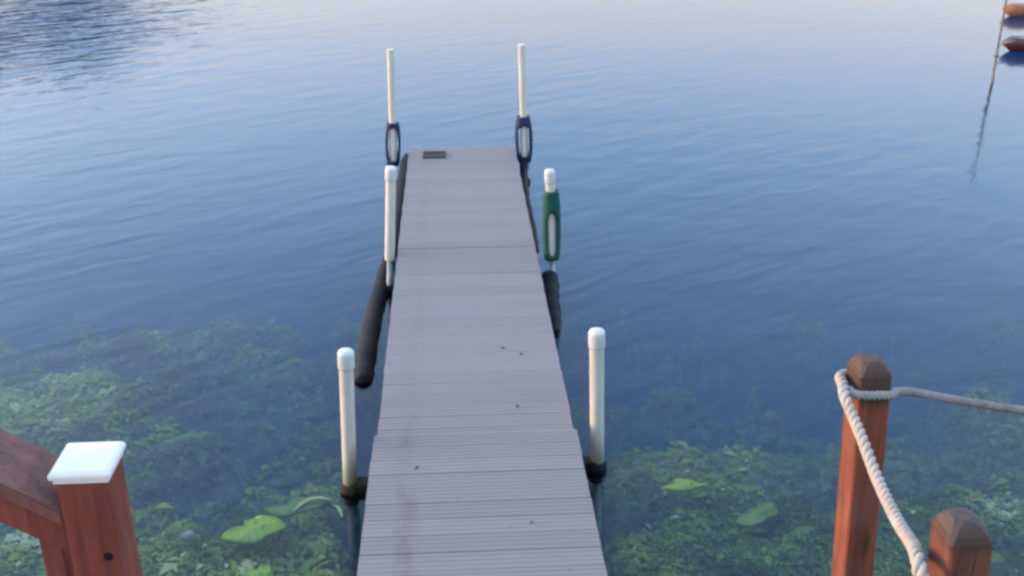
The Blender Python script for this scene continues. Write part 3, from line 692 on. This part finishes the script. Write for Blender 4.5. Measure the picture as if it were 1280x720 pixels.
# ------------------------------------------------------------------ mooring pole and two small boats at the upper right
pl = empty('mooring_pole', (8.53, 15.87, 0)); tag(pl, 'thin leaning grey pole standing in the water at the upper right', 'pole')
bm = B(); tube(bm, [(-0.10, -0.16, -1.9), (0, 0, 0), (0.06, 0.14, 0.7), (0.12, 0.28, 1.75)], [0.019, 0.019, 0.018, 0.016], 12); obj('shaft', bm, M['bark_grey'], pl, True)
bm = B(); lathe(bm, [(0.026, 0.0), (0.036, 0.01), (0.036, 0.04), (0.026, 0.05)], 16, Vector((0.03, 0.08, 0.40)), Vector((0.08, 0.2, 1))); obj('ring', bm, M['bark_grey'], pl, True)
def small_boat(name, label, loc, rz, L, Wd, Hh, mat, inner, blunt):
    """low hull lofted from cross sections, open cockpit with a thwart"""
    root = empty(name, loc); root.rotation_euler.z = rz; tag(root, label, 'boat')
    bm = B(); N = 22; rings = []
    for i in range(N + 1):
        t = i / N; x = t * L; w_ = Wd / 2 * max(0.03, math.sin(PI * min(1, t * 1.0))) ** blunt; sheer = Hh * (0.82 + 0.30 * (2 * t - 1) ** 2)
        prof = [(-0.80, 0.94), (-0.90, 1.0), (-1.0, 0.97), (-0.97, 0.5), (-0.78, 0.08), (-0.40, -0.04), (0.0, -0.07), (0.40, -0.04), (0.78, 0.08), (0.97, 0.5), (1.0, 0.97), (0.90, 1.0), (0.80, 0.94)]
        e = min(1.0, (min(t, 1 - t) / 0.055 + 0.05)) ** 0.5       # rounded, rising ends
        rings.append([bm.verts.new((x, y_ * w_, (z_ * e + 0.55 * (1 - e)) * sheer)) for y_, z_ in prof])
    for a, b in zip(rings, rings[1:]):
        for k in range(12): bm.faces.new((a[k], a[k + 1], b[k + 1], b[k]))
    bm.faces.new(rings[0]); bm.faces.new(rings[-1][::-1]); obj('hull', bm, mat, root, True)
    bm = B(); inn = []
    for i in range(N + 1):
        t = i / N; x = t * L; w_ = Wd / 2 * max(0.03, math.sin(PI * t)) ** blunt; sheer = Hh * (0.82 + 0.30 * (2 * t - 1) ** 2); deckf = 1.0 if (t < 0.22 or t > 0.80) else 0.35; sheer *= 0.55 + 0.43 * min(1.0, min(t, 1 - t) / 0.055 + 0.05) ** 0.5
        inn.append([bm.verts.new((x, y_ * w_, sheer * z_)) for y_, z_ in ((-0.80, 0.94), (-0.5, 0.94 * deckf + (0.06 if deckf == 1 else 0)), (0, deckf * 1.02), (0.5, 0.94 * deckf + (0.06 if deckf == 1 else 0)), (0.80, 0.94))])
    for a, b in zip(inn, inn[1:]):
        for k in range(4): bm.faces.new((a[k], a[k + 1], b[k + 1], b[k]))
    obj('deck', bm, inner, root, True)
    bm = B(); box(bm, (L * 0.48, -Wd * 0.42, Hh * 0.60), (L * 0.54, Wd * 0.42, Hh * 0.66), 0.004); obj('thwart', bm, M['tan'], root)
    return root
small_boat('small_boat', 'dark maroon boat end low on the water at the upper right edge', (9.95, 18.40, 0.0), R(-9), 3.4, 0.60, 0.24, M['maroon'], M['maroon'], 0.55)
small_boat('small_boat', 'orange-brown boat end at the top right corner behind the thin pole', (11.72, 21.9, 0.0), R(1), 3.8, 0.66, 0.24, M['tan'], M['tan'], 0.50)
bm = B(); P = spline([(8.57, 15.96, 0.43), (9.1, 16.9, 0.22), (9.7, 18.05, 0.16), (10.25, 18.33, 0.23)], 8); tube(bm, P, 0.012, 8)
tag(obj('mooring_line', bm, M['rope2'], smooth=True), 'thin line tying the dark maroon boat to the leaning pole', 'rope')

# ------------------------------------------------------------------ far shore trees, seen as dark reflections at the upper left
ysf = np.linspace(50, 120, 30)
def shore_z(x, y): return np.clip(-3.4 + (y - 54) * 0.45 + (fbm(x * 0.05, y * 0.05) - 0.5) * 2 - np.clip((x + 10) * 0.12, 0, 6), -3.6, 3.0)
link('far_bank', grid_mesh('far_bank', np.linspace(-150, 30, 80), ysf, shore_z), M['ground'], smooth=True)['kind'] = 'structure'
def tree(label, loc, H, Wd, seed, base=0.25, N=5200):
    g = np.random.default_rng(seed); r = random.Random(seed); root = empty('shore_tree', loc); tag(root, label, 'tree', 'dark trees on the far shore')
    bm = B(); P = spline([(0, 0, -0.5), (0.1, 0, H * 0.3), (-0.1, 0.1, H * 0.6), (0, 0, H * 0.95)], 6); n = len(P)
    tube(bm, P, [0.28 * (1 - 0.85 * i / (n - 1)) for i in range(n)], 10); obj('trunk', bm, M['bark'], root, True)
    cl = []
    for k in range(26):
        t = r.uniform(base, 0.97); a = r.uniform(0, 2 * PI); rad = Wd * math.sin(PI * (0.15 + 0.85 * (1 - t)) * 0.62) * r.uniform(0.45, 1.0)
        c = Vector((rad * math.cos(a), rad * math.sin(a), H * t)); cl.append((c, r.uniform(0.7, 1.5) * Wd / 4))
        bm = B(); s0 = Vector((0, 0, H * t * 0.8)); tube(bm, [s0, s0.lerp(c, 0.5) + Vector((0, 0, 0.2)), c], [0.09, 0.06, 0.02], 6); obj('limb', bm, M['bark'], root, True)
    ci = g.integers(0, len(cl), N); cc = np.array([list(cl[i][0]) for i in ci]); cr = np.array([cl[i][1] for i in ci])
    dv = g.normal(0, 1, (N, 3)); dv /= np.linalg.norm(dv, axis=1)[:, None]; p = cc + dv * (cr * g.random(N) ** 0.4)[:, None] * np.array([1.2, 1.2, 0.8])
    u = g.normal(0, 1, (N, 3)); u /= np.linalg.norm(u, axis=1)[:, None]; v = np.cross(u, dv); v /= np.linalg.norm(v, axis=1)[:, None] + 1e-6
    s_ = g.uniform(0.12, 0.3, N)[:, None]
    V = np.stack([p - u * s_, p - v * s_ * 0.5, p + u * s_, p + v * s_ * 0.5], 1).reshape(-1, 3)
    me = bpy.data.meshes.new('crown'); me.vertices.add(len(V)); me.vertices.foreach_set('co', V.ravel()); me.loops.add(N * 4); me.loops.foreach_set('vertex_index', np.arange(N * 4, dtype=np.int32))
    me.polygons.add(N); me.polygons.foreach_set('loop_start', np.arange(0, N * 4, 4, dtype=np.int32))
    at = me.attributes.new('shade', 'FLOAT', 'POINT'); at.data.foreach_set('value', np.repeat(g.random(N), 4).astype(np.float32)); me.update(); me.validate()
    link('crown', me, M['foliage'], root)
tree('tall dark tree on the far shore, mirrored in the ripples at the upper left', (-21.5, 62, 0.0), 8.2, 3.4, 3)
tree('broad dark tree on the far shore, left of the tall mirrored one', (-29, 61, 0.2), 7.2, 4.2, 4)
tree('lower dark tree on the far shore, farthest left', (-37, 63, 0.2), 6.6, 4.2, 5)
